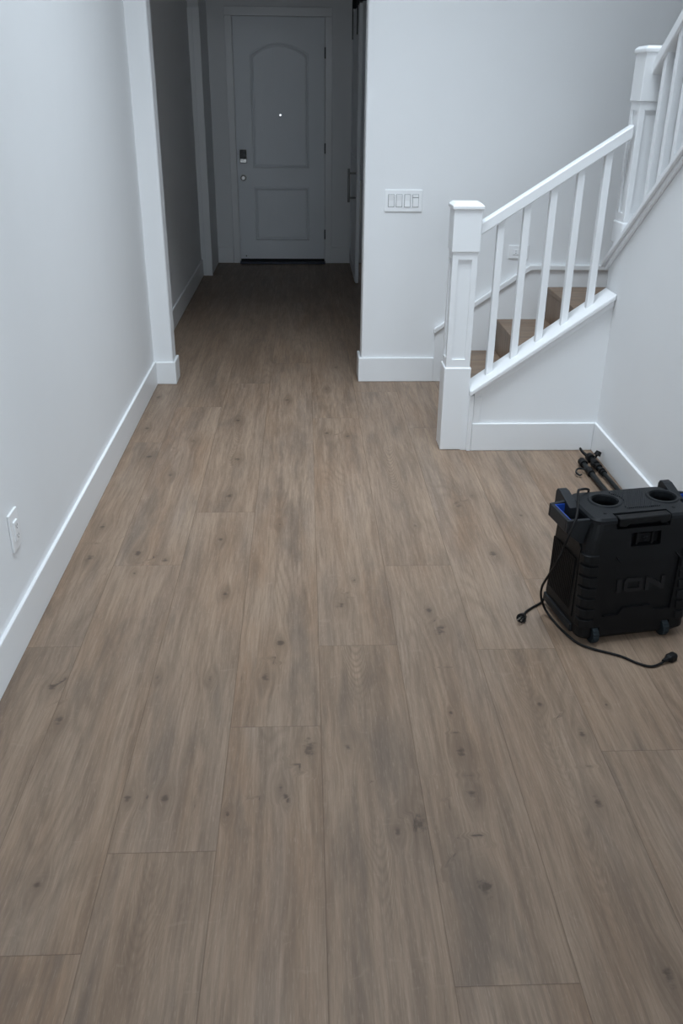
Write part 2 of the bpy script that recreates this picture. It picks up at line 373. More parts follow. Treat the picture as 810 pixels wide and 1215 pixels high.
# post like casing at the far left of the hallway
struct(BX('wall_hall_pier', -1.03, -0.932, 9.02, 9.732, 0, 2.65, MW))
bm = bmesh.new()
box(bm, -1.052, -0.925, 8.985, 9.02, 0, 2.34); box(bm, -1.052, -1.035, 8.975, 8.985, 0, 2.34); box(bm, -0.998, -0.990, 8.980, 8.985, 0, 2.33); box(bm, -0.945, -0.925, 8.975, 8.985, 0, 2.34)
struct(finish('trim_9', bm, MT, bevel=0.002))

# ------------------------------------------------------------------ front door
dx0, dx1, dz0, dz1 = -0.688, 0.212, 0.045, 2.325
df = empty('door_frame', (-0.238, YD, 0)); df['kind'] = 'structure'; df.name = 'trim_10'
def P(o, par):
    o.parent = par; o.matrix_parent_inverse = Matrix.Translation(-par.location); return o
cas = [('side_casing', dx0-0.075, dx0-0.006, 0, dz1+0.006), ('side_casing', dx1+0.006, dx1+0.075, 0, dz1+0.006), ('head_casing', dx0-0.075, dx1+0.075, dz1+0.006, dz1+0.085)]
for n, a, b_, z0, z1 in cas:
    P(BX(n, a, b_, YD-0.008, YD+0.02, z0, z1, MT, bevel=0.004), df)
door = empty('door_1', (-0.238, YD, 0)); door['kind'] = 'structure'
door['label'] = 'closed white panelled front door at the end of the dark hallway'
leaf = BX('door_leaf', dx0, dx1, YD, YD+0.045, dz0, dz1, MD, bevel=0.002)
def arch(x0, x1, z0, z1, rise, n=16):
    pts = [(x0, z0), (x1, z0)]
    for i in range(n+1):
        t = i/n; x = x1+(x0-x1)*t; pts.append((x, z1-rise+rise*math.sin(PI*t)**0.8))
    return pts
tp = (-0.530, 0.052, 0.955, 2.105); bp_ = (-0.522, 0.050, 0.235, 0.775)
c1_ = PR('c', arch(tp[0]+.03, tp[1]-.03, tp[2]+.03, tp[3]-.03, 0.10), 'y', YD-0.01, YD+0.014, MD)
c2_ = PR('c', [(bp_[0]+.03, bp_[2]+.03), (bp_[1]-.03, bp_[2]+.03), (bp_[1]-.03, bp_[3]-.03), (bp_[0]+.03, bp_[3]-.03)], 'y', YD-0.01, YD+0.014, MD)
cut(leaf, [c1_, c2_])
P(leaf, door)
def ringprism(bm, outer, inner, ya, yb):
    n = len(outer)
    A = [bm.verts.new((p[0], ya, p[1])) for p in outer]; B = [bm.verts.new((p[0], yb, p[1])) for p in inner]
    A2 = [bm.verts.new((p[0], YD+0.012, p[1])) for p in outer]; B2 = [bm.verts.new((p[0], YD+0.012, p[1])) for p in inner]
    for i in range(n):
        j = (i+1) % n
        bm.faces.new((A[i], A[j], B[j], B[i])); bm.faces.new((A[i], A2[i], A2[j], A[j])); bm.faces.new((B[i], B[j], B2[j], B2[i])); bm.faces.new((A2[i], B2[i], B2[j], A2[j]))
for (q, rise) in ((tp, 0.10), (bp_, 0.0)):
    bm = bmesh.new()
    rs = rise if rise else 0.0001
    n = 16
    O_ = arch(q[0], q[1], q[2], q[3], rs+0.0, n); I1 = arch(q[0]+.016, q[1]-.016, q[2]+.016, q[3]-.016, rs, n); I2 = arch(q[0]+.034, q[1]-.034, q[2]+.034, q[3]-.034, rs, n)
    ringprism(bm, O_, I1, YD-0.001, YD-0.009); ringprism(bm, I1, I2, YD-0.009, YD+0.006)
    P(finish('panel_moulding', bm, MD), door)
    # vertical boards with grooves inside the panel
    bm = bmesh.new(); k = 5; a0, a1 = q[0]+.036, q[1]-.036; wv = (a1-a0)/k
    for i in range(k):
        xa, xb = a0+i*wv+0.008, a0+(i+1)*wv-0.008
        def top(x):
            t = (x-a0)/(a1-a0); return q[3]-.036-rs+rs*math.sin(PI*max(0, min(1, t)))**0.8-0.004
        prism(bm, [(xa, q[2]+.036), (xb, q[2]+.036), (xb, top(xb)), ((xa+xb)/2, top((xa+xb)/2)), (xa, top(xa))], 'y', YD+0.002, YD+0.0145)
    P(finish('panel_boards', bm, MD), door)
kp = P(BX('keypad_lock', -0.661, -0.588, YD-0.028, YD, 1.005, 1.135, MMT, bevel=0.006), door)
kk = BX('keypad', -0.655, -0.594, YD-0.034, YD-0.027, 1.045, 1.130, MKP, bevel=0.003); kk.parent = kp; kk.matrix_parent_inverse = kp.matrix_world.inverted()
bm = bmesh.new(); cyl(bm, (-0.628, YD, 0.865), (-0.628, YD-0.012, 0.865), 0.034, n=24); cyl(bm, (-0.628, YD-0.012, 0.865), (-0.628, YD-0.035, 0.865), 0.013); cyl(bm, (-0.628, YD-0.035, 0.865), (-0.628, YD-0.052, 0.865), 0.020, 0.030, n=24); cyl(bm, (-0.628, YD-0.052, 0.865), (-0.628, YD-0.064, 0.865), 0.030, 0.018, n=24)
P(finish('door_knob', bm, MMT, smooth=True), door)
bm = bmesh.new(); cyl(bm, (-0.236, YD+0.004, 1.459), (-0.236, YD-0.006, 1.459), 0.011); P(finish('peephole', bm, MMT), door)
bm = bmesh.new(); cyl(bm, (-0.236, YD-0.005, 1.459), (-0.236, YD-0.0075, 1.459), 0.0075); P(finish('peephole_lens', bm, MPE), door)
bm = bmesh.new(); cyl(bm, (-0.628, YD+0.002, 0.075), (-0.628, YD-0.02, 0.075), 0.006); P(finish('door_stop_pin', bm, MDK), door)
for z in (0.30, 1.15, 2.02):
    bm = bmesh.new(); cyl(bm, (dx1+0.003, YD-0.007, z-0.05), (dx1+0.003, YD-0.007, z+0.05), 0.006); P(finish('hinge', bm, MDK), door)
P(BX('door_sweep', dx0+0.002, dx1-0.002, YD-0.004, YD+0.04, 0.022, 0.045, MRB), door)
th = struct(BX('trim_11', dx0-0.006, dx1+0.006, YD-0.075, YD+0.05, 0, 0.022, MTH, bevel=0.004))

# sliding door leaf standing along the right side of the hallway
sd = empty('door_2', (0.504, 9.1, 0)); sd['kind'] = 'structure'
sd['label'] = 'white sliding door seen edge on at the right of the hallway'
P(BX('door_leaf', 0.484, 0.513, 8.55, 9.66, 0.012, 2.36, MD, bevel=0.003), sd)
bm = bmesh.new()
for a, b_ in ((0.02, 0.14), (1.0, 1.12), (2.22, 2.34)): box(bm, 0.478, 0.484, 8.56, 9.65, a, b_)
for a, b_ in ((8.56, 8.68), (9.53, 9.65)): box(bm, 0.4782, 0.4838, a, b_, 0.021, 2.339)
P(finish('door_rails', bm, MD, bevel=0.002), sd)
bm = bmesh.new(); cyl(bm, (0.412, 8.62, 0.745), (0.412, 8.62, 1.040), 0.011)
for z in (0.785, 1.000): cyl(bm, (0.412, 8.62, z), (0.482, 8.62, z), 0.008)
P(finish('pull_handle', bm, MHD, smooth=True), sd)
bm = bmesh.new(); box(bm, 0.513, 0.524, 8.552, 8.60, 0.552, 0.931)
P(finish('flush_handle', bm, MBS, bevel=0.003), sd)
hg = empty('door_track', (0.50, 9.1, 2.42)); tag(hg, 'black rail and hanger above the sliding door in the hallway', 'door track')
P(BX('rail', 0.525, 0.535, 8.2, 9.70, 2.40, 2.445, MPO), hg)
for yy in (8.68, 9.52):
    bm = bmesh.new(); box(bm, 0.469, 0.477, yy-0.02, yy+0.02, 2.13, 2.40); cyl(bm, (0.468, yy, 2.43), (0.560, yy, 2.43), 0.045, n=24)
    P(finish('hanger', bm, MPO), hg)

# ------------------------------------------------------------------ staircase
st = empty('staircase', (0.9, 4.36, 0)); tag(st, 'oak staircase climbing between the low white wall and the far wall', 'stairs')
TX = [0.90, 1.20, 1.50]; TZ = [0.205, 0.404, 0.603]
y0s, y1s = 4.342, YW-0.013
for i in range(3):
    x = TX[i]; z = TZ[i]; zb = 0 if i == 0 else TZ[i-1]
    xe = TX[i+1] if i < 2 else 2.598
    y0s = 4.342 if i < 2 else 4.368
    bm = bmesh.new(); box(bm, x-0.004, xe+(0.02 if i < 2 else 0), y0s, y1s, z-0.03, z)
    P(finish('tread' if i < 2 else 'landing', bm, MST, bevel=0.004), st)
    bm = bmesh.new(); box(bm, x, x+0.02, y0s, y1s, zb, z-0.03)
    P(finish('riser', bm, MST, bevel=0.001), st)

# ------------------------------------------------------------------ railings
def newel(parent, cx, cy, z0, zstep, zhead, ztop):
    root = None
    def sq(bm, h, za, zb): box(bm, cx-h, cx+h, cy-h, cy+h, za, zb)
    bm = bmesh.new(); sq(bm, 0.0605, z0, zhead+0.02)
    post = finish('newel_post', bm, MT, bevel=0.002)
    # sunk panels on the four faces of the shaft
    cts = []
    pa, pb = zstep+0.04, zhead-0.035
    for ax in range(4):
        bm = bmesh.new()
        h = 0.033; d = 0.0605
        if ax == 0: box(bm, cx-h, cx+h, cy-d-0.01, cy-d+0.009, pa, pb)
        if ax == 1: box(bm, cx-h, cx+h, cy+d-0.009, cy+d+0.01, pa, pb)
        if ax == 2: box(bm, cx-d-0.01, cx-d+0.009, cy-h, cy+h, pa, pb)
        if ax == 3: box(bm, cx+d-0.009, cx+d+0.01, cy-h, cy+h, pa, pb)
        cts.append(finish('c', bm, MT))
    cut(post, cts); P(post, parent)
    def sub(name, o): o.parent = post; return o
    bm = bmesh.new(); sq(bm, 0.0675, z0, zstep); sub('b', finish('post_base', bm, MT, bevel=0.006))
    bm = bmesh.new(); sq(bm, 0.067, zhead, ztop-0.012); sub('h', finish('post_head', bm, MT, bevel=0.004))
    bm = bmesh.new()
    v = [bm.verts.new((cx+sx*h, cy+sy*h, z)) for h, z in ((0.069, ztop-0.022), (0.074, ztop-0.017), (0.074, ztop-0.004), (0.060, ztop+0.008)) for sx, sy in ((-1, -1), (1, -1), (1, 1), (-1, 1))]
    bm.faces.new(v[0:4]); bm.faces.new(v[12:16])
    for k in range(3):
        for j in range(4): bm.faces.new((v[4*k+j], v[4*k+(j+1) % 4], v[4*k+4+(j+1) % 4], v[4*k+4+j]))
    sub('c', finish('post_cap', bm, MT, bevel=0.002))
    return post

lr = empty('lower_railing', (0.76, 4.29, 0)); lr.name = 'stair_railing'
tag(lr, 'white railing of the lower flight, from the square floor-standing newel post along the low wall', 'railing')
newel(lr, 0.760, 4.290, 0.0, 0.440, 1.000, 1.212)
RY0, RY1 = 4.250, 4.312; RC = (RY0+RY1)/2
def rz(x): return 1.124+0.648*(x-0.820)
P(PR('handrail', [(0.826, rz(0.826)-0.058), (1.490, rz(1.490)-0.058), (1.490, rz(1.490)), (0.826, rz(0.826))], 'y', RY0, RY1, MT, bevel=0.006, seg=3), lr)
for i in range(5):
    xc = 0.928+0.1178*i; h = 0.0165
    P(PR('baluster', [(xc-h, kcap(xc-h)-0.006), (xc+h, kcap(xc+h)-0.006), (xc+h, rz(xc+h)-0.05), (xc-h, rz(xc-h)-0.05)], 'y', RC-h, RC+h, MT, bevel=0.002), lr)
ur = empty('stair_railing', (1.558, 4.30, 0.9)); tag(ur, 'white railing of the upper flight on top of the right wall, top right corner', 'railing')
newel(ur, 1.558, 4.300, 1.035, 1.135, 1.652, 1.866)
P(BX('post_foot', 1.504, 1.6215, 4.235, 4.364, capz(4.366)-0.02, 1.037, MT), ur)
def rz2(y): return 1.815+0.742*(4.235-y)
P(PR('handrail', [(4.234, rz2(4.234)-0.058), (4.234, rz2(4.234)), (0.5, rz2(0.5)), (0.5, rz2(0.5)-0.058)], 'x', 1.527, 1.589, MT, bevel=0.006, seg=3), ur)
yy = 4.135; h = 0.0165
while yy > 0.6:
    P(PR('baluster', [(yy-h, capz(yy-h)+0.022), (yy+h, capz(yy+h)+0.022), (yy+h, rz2(yy+h)-0.05), (yy-h, rz2(yy-h)-0.05)], 'x', 1.558-h, 1.558+h, MT, bevel=0.002), ur)
    yy -= 0.122

# ------------------------------------------------------------------ switches and outlets
sw = empty('light_switch_panel', (0.583, YW, 1.10)); tag(sw, 'white four-gang light switch plate on the far wall beside the hallway opening', 'light switch')
P(BX('wall_plate', 0.472, 0.695, YW-0.007, YW, 1.040, 1.164, MPL, bevel=0.003), sw)
for i, xc in enumerate((0.511, 0.558, 0.607, 0.655)):
    if i < 3:
        o = PR('rocker', [(YW-0.007, 1.068), (YW-0.007, 1.136), (YW-(0.013 if i < 2 else 0.009), 1.136), (YW-0.009, 1.102), (YW-(0.0085 if i < 2 else 0.012), 1.068)], 'x', xc-0.0165, xc+0.0165, MPL, bevel=0.001)
        P(o, sw)
        fr = BX('rocker_gap', xc-0.0185, xc+0.0185, YW-0.0074, YW-0.0068, 1.066, 1.138, MDK); P(fr, sw)
        bm = bmesh.new()
    else:
        P(BX('rocker_gap', xc-0.0185, xc+0.0185, YW-0.0074, YW-0.0068, 1.066, 1.138, MDK), sw)
        P(BX('dimmer_pad', xc-0.0165, xc+0.0165, YW-0.011, YW-0.007, 1.068, 1.118, MPL, bevel=0.001), sw)
        P(BX('dimmer_slider', xc-0.0165, xc+0.0165, YW-0.010, YW-0.007, 1.121, 1.136, MPL, bevel=0.001), sw)
for xc in (0.511, 0.558, 0.607, 0.655):
    for z in (1.053, 1.151):
        bm = bmesh.new(); cyl(bm, (xc, YW-0.0068, z), (xc, YW-0.0078, z), 0.003, n=10)
        P(finish('screw', bm, MPL), sw)
ol = empty('wall_outlet', (1.296, YW, 0.81)); tag(ol, 'white wall outlet turned sideways on the far wall seen between the balusters', 'outlet')
P(BX('wall_plate', 1.236, 1.358, YW-0.008, YW, 0.772, 0.850, MPL, bevel=0.003), ol)
P(BX('receptacle', 1.263, 1.331, YW-0.011, YW-0.007, 0.794, 0.828, MPL, bevel=0.002), ol)
for xc in (1.280, 1.314):
    for dz in (-0.006, 0.006): P(BX('slot', xc-0.004, xc+0.004, YW-0.0115, YW-0.0108, 0.811+dz-0.001, 0.811+dz+0.001, MDK), ol)
ol2 = empty('wall_outlet', (XL, 2.562, 0.39)); tag(ol2, 'white wall outlet low on the left wall above the baseboard', 'outlet')
P(BX('wall_plate', XL, XL+0.008, 2.522, 2.602, 0.325, 0.458, MPL, bevel=0.003), ol2)
P(BX('receptacle', XL+0.007, XL+0.013, 2.545, 2.579, 0.357, 0.425, MPL, bevel=0.002), ol2)
for z in (0.374, 0.408):
    for dy in (-0.006, 0.006): P(BX('slot', XL+0.0128, XL+0.0135, 2.562+dy-0.001, 2.562+dy+0.001, z-0.004, z+0.004, MDK), ol2)
    bm = bmesh.new(); cyl(bm, (XL+0.0128, 2.562, z-0.009), (XL+0.0135, 2.562, z-0.009), 0.0025, n=8); P(finish('slot', bm, MDK), ol2)

# ------------------------------------------------------------------ loudspeaker
ANG = math.radians(9.5)
sp = empty('portable_speaker', (0.93, 2.47, 0), ANG)
tag(sp, 'black portable speaker on wheels with two cup holders in its top, by the right wall', 'speaker')
def rrect(x0, x1, y0, y1, rad, n=5):
    pts = []
    for cx, cy, a in ((x1-rad, y0+rad, -90), (x1-rad, y1-rad, 0), (x0+rad, y1-rad, 90), (x0+rad, y0+rad, 180)):
        for i in range(n+1):
            t = math.radians(a+90*i/n); pts.append((cx+rad*math.cos(t), cy+rad*math.sin(t)))
    return pts
def loft(bm, secs):
    rings = [[bm.verts.new((p[0], p[1], z)) for p in pts] for z, pts in secs]
    n = len(rings[0])
    for A, B in zip(rings, rings[1:]):
        for j in range(n): bm.faces.new((A[j], A[(j+1) % n], B[(j+1) % n], B[j]))
    bm.faces.new(rings[0][::-1]); bm.faces.new(rings[-1])
LV = [(0.012, -0.016, 0.356, -0.018, 0.252), (0.030, -0.028, 0.368, -0.034, 0.266), (0.10, -0.028, 0.370, -0.028, 0.262), (0.30, -0.025, 0.368, -0.008, 0.252), (0.375, -0.016, 0.362, 0.002, 0.244), (0.405, -0.008, 0.358, 0.008, 0.234), (0.432, -0.002, 0.352, 0.016, 0.226)]
bm = bmesh.new(); loft(bm, [(z, rrect(a, b_, c, d, 0.035)) for z, a, b_, c, d in LV])
body = finish('body', bm, MBK)
def fy(z):       # front face position at height z
    for A, B in zip(LV, LV[1:]):
        if A[0] <= z <= B[0]: return A[3]+(B[3]-A[3])*(z-A[0])/(B[0]-A[0])
    return LV[-1][3]
def ccyl(cx, cy, rr, za, zb):
    bm = bmesh.new(); cyl(bm, (cx, cy, za), (cx, cy, zb), rr*0.9, rr, n=36); return finish('c', bm, MBK)
cups = [(0.096, 0.144), (0.308, 0.142)]
def fpanel(pts, depth):   # cutter that follows the sloping front face
    bm = bmesh.new()
    A = [bm.verts.new((x, fy(z)-0.03, z)) for x, z in pts]; B = [bm.verts.new((x, fy(z)+depth, z)) for x, z in pts]
    bm.faces.new(A); bm.faces.new(B[::-1]); n = len(pts)
    for i in range(n): bm.faces.new((A[i], A[(i+1) % n], B[(i+1) % n], B[i]))
    bmesh.ops.triangulate(bm, faces=[f for f in bm.faces if len(f.verts) > 4])
    return finish('c', bm, MBK)
pan = [(0.050, 0.100), (0.105, 0.100), (0.125, 0.125), (0.225, 0.125), (0.240, 0.105), (0.300, 0.105), (0.315, 0.29), (0.295, 0.315), (0.270, 0.290), (0.10, 0.290), (0.085, 0.315), (0.045, 0.300)]
cc = [ccyl(x, y, 0.046, 0.325, 0.50) for x, y in cups]
bm = bmesh.new(); box(bm, 0.075, 0.268, -0.05, 0.062, 0.408, 0.50); cc.append(finish('c', bm, MBK))
bm = bmesh.new(); box(bm, 0.130, 0.236, -0.05, 0.022, 0.345, 0.392); cc.append(finish('c', bm, MBK))
cc.append(fpanel(pan, 0.010))
for x in (0.030, 0.288):
    bm = bmesh.new(); box(bm, x-0.016, x+0.016, -0.08, 0.022, -0.01, 0.062); cc.append(finish('c', bm, MBK))
cut(body, cc)
body.parent = sp
# side cheeks framing the sunk panel
for s in (0, 1):
    for k in range(7):
        bm = bmesh.new()
        z0 = 0.066+k*0.0385
        xa, xb = (-0.026, 0.020) if s == 0 else (0.318, 0.362)
        ya = fy(z0)-0.007; yb = fy(z0+0.03)-0.004
        ch = 0.022
        if s == 0: pts = [(xa-0.006, ya+0.040), (xa-0.002, ya+0.014), (xa+0.014, ya+0.001), (xb, ya), (xb, ya+0.03), (xa+0.01, ya+0.05)]
        else: pts = [(xb+0.008, ya+0.040), (xb+0.002, ya+0.014), (xb-0.014, ya+0.001), (xa, ya), (xa, ya+0.03), (xb-0.01, ya+0.05)]
        A = [bm.verts.new((p[0], p[1], z0)) for p in pts]; B = [bm.verts.new((p[0], p[1]+0.004, z0+0.029)) for p in pts]
        bm.faces.new(A); bm.faces.new(B[::-1])
        for i in range(6): bm.faces.new((A[i], A[(i+1) % 6], B[(i+1) % 6], B[i]))
        finish('corner_rib', bm, MBK, sp, bevel=0.003)
# top panel with the cups cut through
bm = bmesh.new(); TPN = rrect(-0.006, 0.356, 0.010, 0.228, 0.034)
loft(bm, [(0.428, TPN), (0.440, TPN), (0.447, rrect(0.001, 0.349, 0.017, 0.221, 0.030))])
tpl = finish('top_panel', bm, MTP)
bm = bmesh.new(); box(bm, 0.075, 0.268, -0.05, 0.050, 0.40, 0.50); hc = finish('c', bm, MBK)
cut(tpl, [ccyl(x, y, 0.045, 0.36, 0.50) for x, y in cups]+[hc]); tpl.parent = sp
for x, y in cups:
    bm = bmesh.new(); n = 40; pr = [(0.044, 0.446), (0.046, 0.4515), (0.053, 0.4515), (0.058, 0.446)]
    R_ = [[bm.verts.new((x+q*math.cos(2*PI*i/n), y+q*math.sin(2*PI*i/n), z)) for i in range(n)] for q, z in pr]
    for k in range(4):
        A, B = R_[k], R_[(k+1) % 4]
        for i in range(n): bm.faces.new((A[i], A[(i+1) % n], B[(i+1) % n], B[i]))
    o = finish('cup_holder', bm, MTP, sp, smooth=True)
    bm = bmesh.new(); cyl(bm, (x, y, 0.327), (x, y, 0.332), 0.0405, n=36); q = finish('cup_bottom', bm, MRB, o)
bm = bmesh.new()       # diagonal anti slip ridges between the cups
for k in range(-11, 20):
    xs = 0.150+k*0.0072
    a = max(0.0, (0.152-xs)/0.6) ; 
    p0 = Vector((xs, 0.075)); p1 = Vector((xs+0.075, 0.222))
    # clip to the waist shaped field
    def inside(p):
        if not (0.140 < p.x < 0.264 and 0.068 < p.y < 0.212): return False
        return all((p-Vector(c)).length > 0.064 for c in cups)
    run = []
    for i in range(41):
        q = p0.lerp(p1, i/40)
        if inside(q): run.append(q)
    if len(run) > 3:
        a_, b_ = run[0], run[-1]; d = (b_-a_).normalized(); nn = Vector((-d.y, d.x))*0.0018
        v = [bm.verts.new((q.x+s*nn.x, q.y+s*nn.y, z)) for z in (0.4465, 0.4505) for q, s in ((a_, -1), (b_, -1), (b_, 1), (a_, 1))]
        for f in ((0, 1, 2, 3), (4, 5, 6, 7), (0, 1, 5, 4), (1, 2, 6, 5), (2, 3, 7, 6), (3, 0, 4, 7)): bm.faces.new([v[i] for i in f])
finish('grip_ridges', bm, MHN, sp)
for x, y in ((0.052, 0.055), (0.300, 0.058), (0.235, 0.080), (0.325, 0.200)):
    bm = bmesh.new(); cyl(bm, (x, y, 0.446), (x, y, 0.4482), 0.006, n=14); finish('top_screw', bm, MRB, sp)
# folding pull handle lying in the front recess
bm = bmesh.new()
prism(bm, [(0.082, 0.446), (0.262, 0.449), (0.262, 0.424), (0.235, 0.416), (0.222, 0.427), (0.120, 0.425), (0.108, 0.414), (0.082, 0.418)], 'y', 0.006, 0.040)
finish('pull_handle', bm, MBK, sp, bevel=0.004)
for x in (0.088, 0.250):
    bm = bmesh.new(); box(bm, x-0.008, x+0.008, 0.030, 0.063, 0.412, 0.436); finish('handle_pivot', bm, MBK, sp, bevel=0.002)
bm = bmesh.new(); z0, z1 = 0.347, 0.390; yv = 0.012
box(bm, 0.150, 0.158, yv-0.006, yv+0.012, z0, z1); box(bm, 0.205, 0.213, yv-0.006, yv+0.012, z0, z1); box(bm, 0.158, 0.205, yv, yv+0.012, z0+0.006, z1-0.006)
o = finish('power_inlet', bm, MRB, sp, bevel=0.001)
bm = bmesh.new()
for x, z in ((0.175, 0.372), (0.188, 0.372), (0.1815, 0.363)): box(bm, x-0.002, x+0.002, yv-0.008, yv+0.004, z-0.003, z+0.003)
finish('inlet_pins', bm, MTP, o)
# raised letters on the sunk back panel
def lface(z): return fy(z)+0.010
def lbox(bm, pts):
    A = [bm.verts.new((x, lface(z)-0.005, z)) for x, z in pts]; B = [bm.verts.new((x, lface(z)+0.002, z)) for x, z in pts]
    n = len(pts); bm.faces.new(A); bm.faces.new(B[::-1])
    for i in range(n): bm.faces.new((A[i], A[(i+1) % n], B[(i+1) % n], B[i]))
z0, z1 = 0.180, 0.228
bm = bmesh.new(); lbox(bm, [(0.098, z0), (0.114, z0), (0.114, z1), (0.098, z1)]); finish('letter_i', bm, MLG, sp)
bm = bmesh.new(); xa, xb, t = 0.124, 0.192, 0.013
for q in ([(xa, z0+0.008), (xa+t, z0+0.008+0.004), (xa+t, z1-0.012), (xa, z1-0.008)], [(xb-t, z0+0.012), (xb, z0+0.008), (xb, z1-0.008), (xb-t, z1-0.012)],
          [(xa, z0+0.008), (xa+0.008, z0), (xb-0.008, z0), (xb, z0+0.008), (xb-t, z0+0.012), (xa+t, z0+0.012)], [(xa, z1-0.008), (xa+t, z1-0.012), (xb-t, z1-0.012), (xb, z1-0.008), (xb-0.008, z1), (xa+0.008, z1)]): lbox(bm, q)
finish('letter_o', bm, MLG, sp)
bm = bmesh.new(); xa, xb = 0.202, 0.272
lbox(bm, [(xa, z0), (xa+t, z0), (xa+t, z1), (xa, z1)]); lbox(bm, [(xb-t, z0), (xb, z0), (xb, z1), (xb-t, z1)]); lbox(bm, [(xa+t, z1), (xa+t, z1-0.020), (xb-t, z0), (xb-t, z0+0.020)])
finish('letter_n', bm, MLG, sp)
# wheels
for x in (0.030, 0.288):
    bm = bmesh.new(); n = 32; zc = 0.0315; yc = -0.020
    prof = [(-0.011, 0.020), (-0.011, 0.029), (-0.008, 0.0315), (0.008, 0.0315), (0.011, 0.029), (0.011, 0.020)]
    R_ = []
    for dx, rr in prof:
        R_.append([bm.verts.new((x+dx, yc+(rr-(0.0015 if (i % 2 and rr > 0.03) else 0))*math.cos(2*PI*i/n), zc+(rr-(0.0015 if (i % 2 and rr > 0.03) else 0))*math.sin(2*PI*i/n))) for i in range(n)])
    for A, B in zip(R_, R_[1:]):
        for i in range(n): bm.faces.new((A[i], A[(i+1) % n], B[(i+1) % n], B[i]))
    bm.faces.new(R_[0]); bm.faces.new(R_[-1])
    wh = finish('wheel', bm, MTY, sp)
    bm = bmesh.new(); cyl(bm, (x-0.013, yc, zc), (x+0.013, yc, zc), 0.012, n=20); finish('wheel_hub', bm, MRB, wh)
# side panels with grille and lower guard, side pockets
def mirror_pts(f): return f
for s in (-1, 1):
    def X(x): return x if s < 0 else 0.350-x
    bm = bmesh.new()
    pts = [(0.030, 0.075), (0.232, 0.060), (0.222, 0.335), (0.185, 0.362), (0.075, 0.362), (0.040, 0.335)]
    A = [bm.verts.new((X(-0.032 if z < 0.3 else -0.026), y, z)) for y, z in pts]; B = [bm.verts.new((X(-0.02 if z < 0.3 else -0.014), y, z)) for y, z in pts]
    bm.faces.new(A); bm.faces.new(B[::-1])
    for i in range(6): bm.faces.new((A[i], A[(i+1) % 6], B[(i+1) % 6], B[i]))
    bmesh.ops.triangulate(bm, faces=[f for f in bm.faces if len(f.verts) > 4])
    finish('side_panel', bm, MBK, sp, bevel=0.003)
    bm = bmesh.new()
    prism(bm, [(0.020, 0.020), (0.244, 0.020), (0.244, 0.052), (0.020, 0.052)], 'x', X(-0.035), X(-0.02)); finish('lower_guard', bm, MTP, sp, bevel=0.005)
    # pocket tray handle on the side
    ox, oy0, oy1, zt, zb = -0.084, 0.040, 0.185, 0.437, 0.393
    def PB(name, x0, x1, y0, y1, z0, z1, mat, par=sp, bev=0.003):
        return BX(name, min(X(x0), X(x1)), max(X(x0), X(x1)), y0, y1, z0, z1, mat, par, bevel=bev)
    bm = bmesh.new()
    pr_ = [(-0.010, 0.350), (-0.030, 0.350), (ox, zb), (ox, zt), (ox+0.014, zt), (ox+0.014, zb+0.006), (-0.010, zb+0.006)]
    prism(bm, [(X(a), z) for a, z in pr_], 'y', oy0+0.012, oy1-0.012)
    sh = finish('side_handle', bm, MHN, sp, bevel=0.003)
    for ya, yb, zh in ((oy0, oy0+0.0125, zt), (oy1-0.0125, oy1, zt+0.012)):
        bm = bmesh.new(); prism(bm, [(X(a), z) for a, z in [(-0.006, 0.350), (-0.030, 0.350), (ox, zb), (ox, zt), (0.0, zh), (0.0, 0.350)]], 'y', ya, yb)
        finish('handle_end', bm, MHN, sh, bevel=0.0025)
    # blue lining of the tray
    bm = bmesh.new()
    box(bm, *sorted((X(ox+0.0135), X(ox+0.0165))), oy0+0.013, oy1-0.013, zb+0.007, zt-0.001)
    box(bm, *sorted((X(ox+0.0165), X(-0.014))), oy1-0.0165, oy1-0.0128, zb+0.007, zt-0.001)
    box(bm, *sorted((X(ox+0.0165), X(-0.014))), oy0+0.0128, oy0+0.0155, zb+0.007, zt-0.008)
    finish('handle_lining', bm, MBL, sh)
    # raised wing between tray and top
    bm = bmesh.new(); prism(bm, [(0.128, 0.400), (0.132, 0.437), (0.214, 0.463), (0.238, 0.463), (0.246, 0.450), (0.246, 0.370), (0.150, 0.370)], 'x', X(-0.034), X(-0.001))
    finish('handle_wing', bm, MHN, sh, bevel=0.0015)
# grille ribbing on the left side
bm = bmesh.new()
for k in range(18):
    y = 0.054+k*0.0095; box(bm, -0.0335, -0.030, y, y+0.004, 0.095, 0.29)
finish('side_grille', bm, MRB, sp)

# ------------------------------------------------------------------ power cord
pc = empty('power_cord', (0.865, 2.596, 0)); tag(pc, 'black power cord hanging over the speaker and trailing on the floor on its left', 'cord')
ca, sa = math.cos(ANG), math.sin(ANG)
def loc2w(x, y, z): return (0.93+x*ca-y*sa, 2.47+x*sa+y*ca, z)
path = [(0.764, 2.606, 0.010), (0.783, 2.640, 0.006), (0.812, 2.668, 0.0055), (0.850, 2.700, 0.0055), (0.882, 2.750, 0.0055),
        loc2w(0.05, 0.325, 0.0055), loc2w(0.12, 0.315, 0.02), loc2w(0.13, 0.300, 0.12), loc2w(0.11, 0.288, 0.30), loc2w(0.092, 0.252, 0.425), loc2w(0.070, 0.222, 0.458),
        (0.925, 2.665, 0.473), (0.905, 2.625, 0.484), (0.888, 2.561, 0.468), (0.866, 2.497, 0.446), (0.843, 2.474, 0.400), (0.832, 2.480, 0.345), (0.818, 2.485, 0.29), (0.812, 2.545, 0.20), (0.811, 2.585, 0.14),
        (0.822, 2.615, 0.08), (0.843, 2.625, 0.028), (0.862, 2.590, 0.006), (0.880, 2.515, 0.0055), (0.912, 2.438, 0.0055), (0.958, 2.400, 0.0055), (1.03, 2.361, 0.0055), (1.077, 2.317, 0.0055), (1.114, 2.300, 0.0055), (1.150, 2.313, 0.007), (1.168, 2.325, 0.011)]
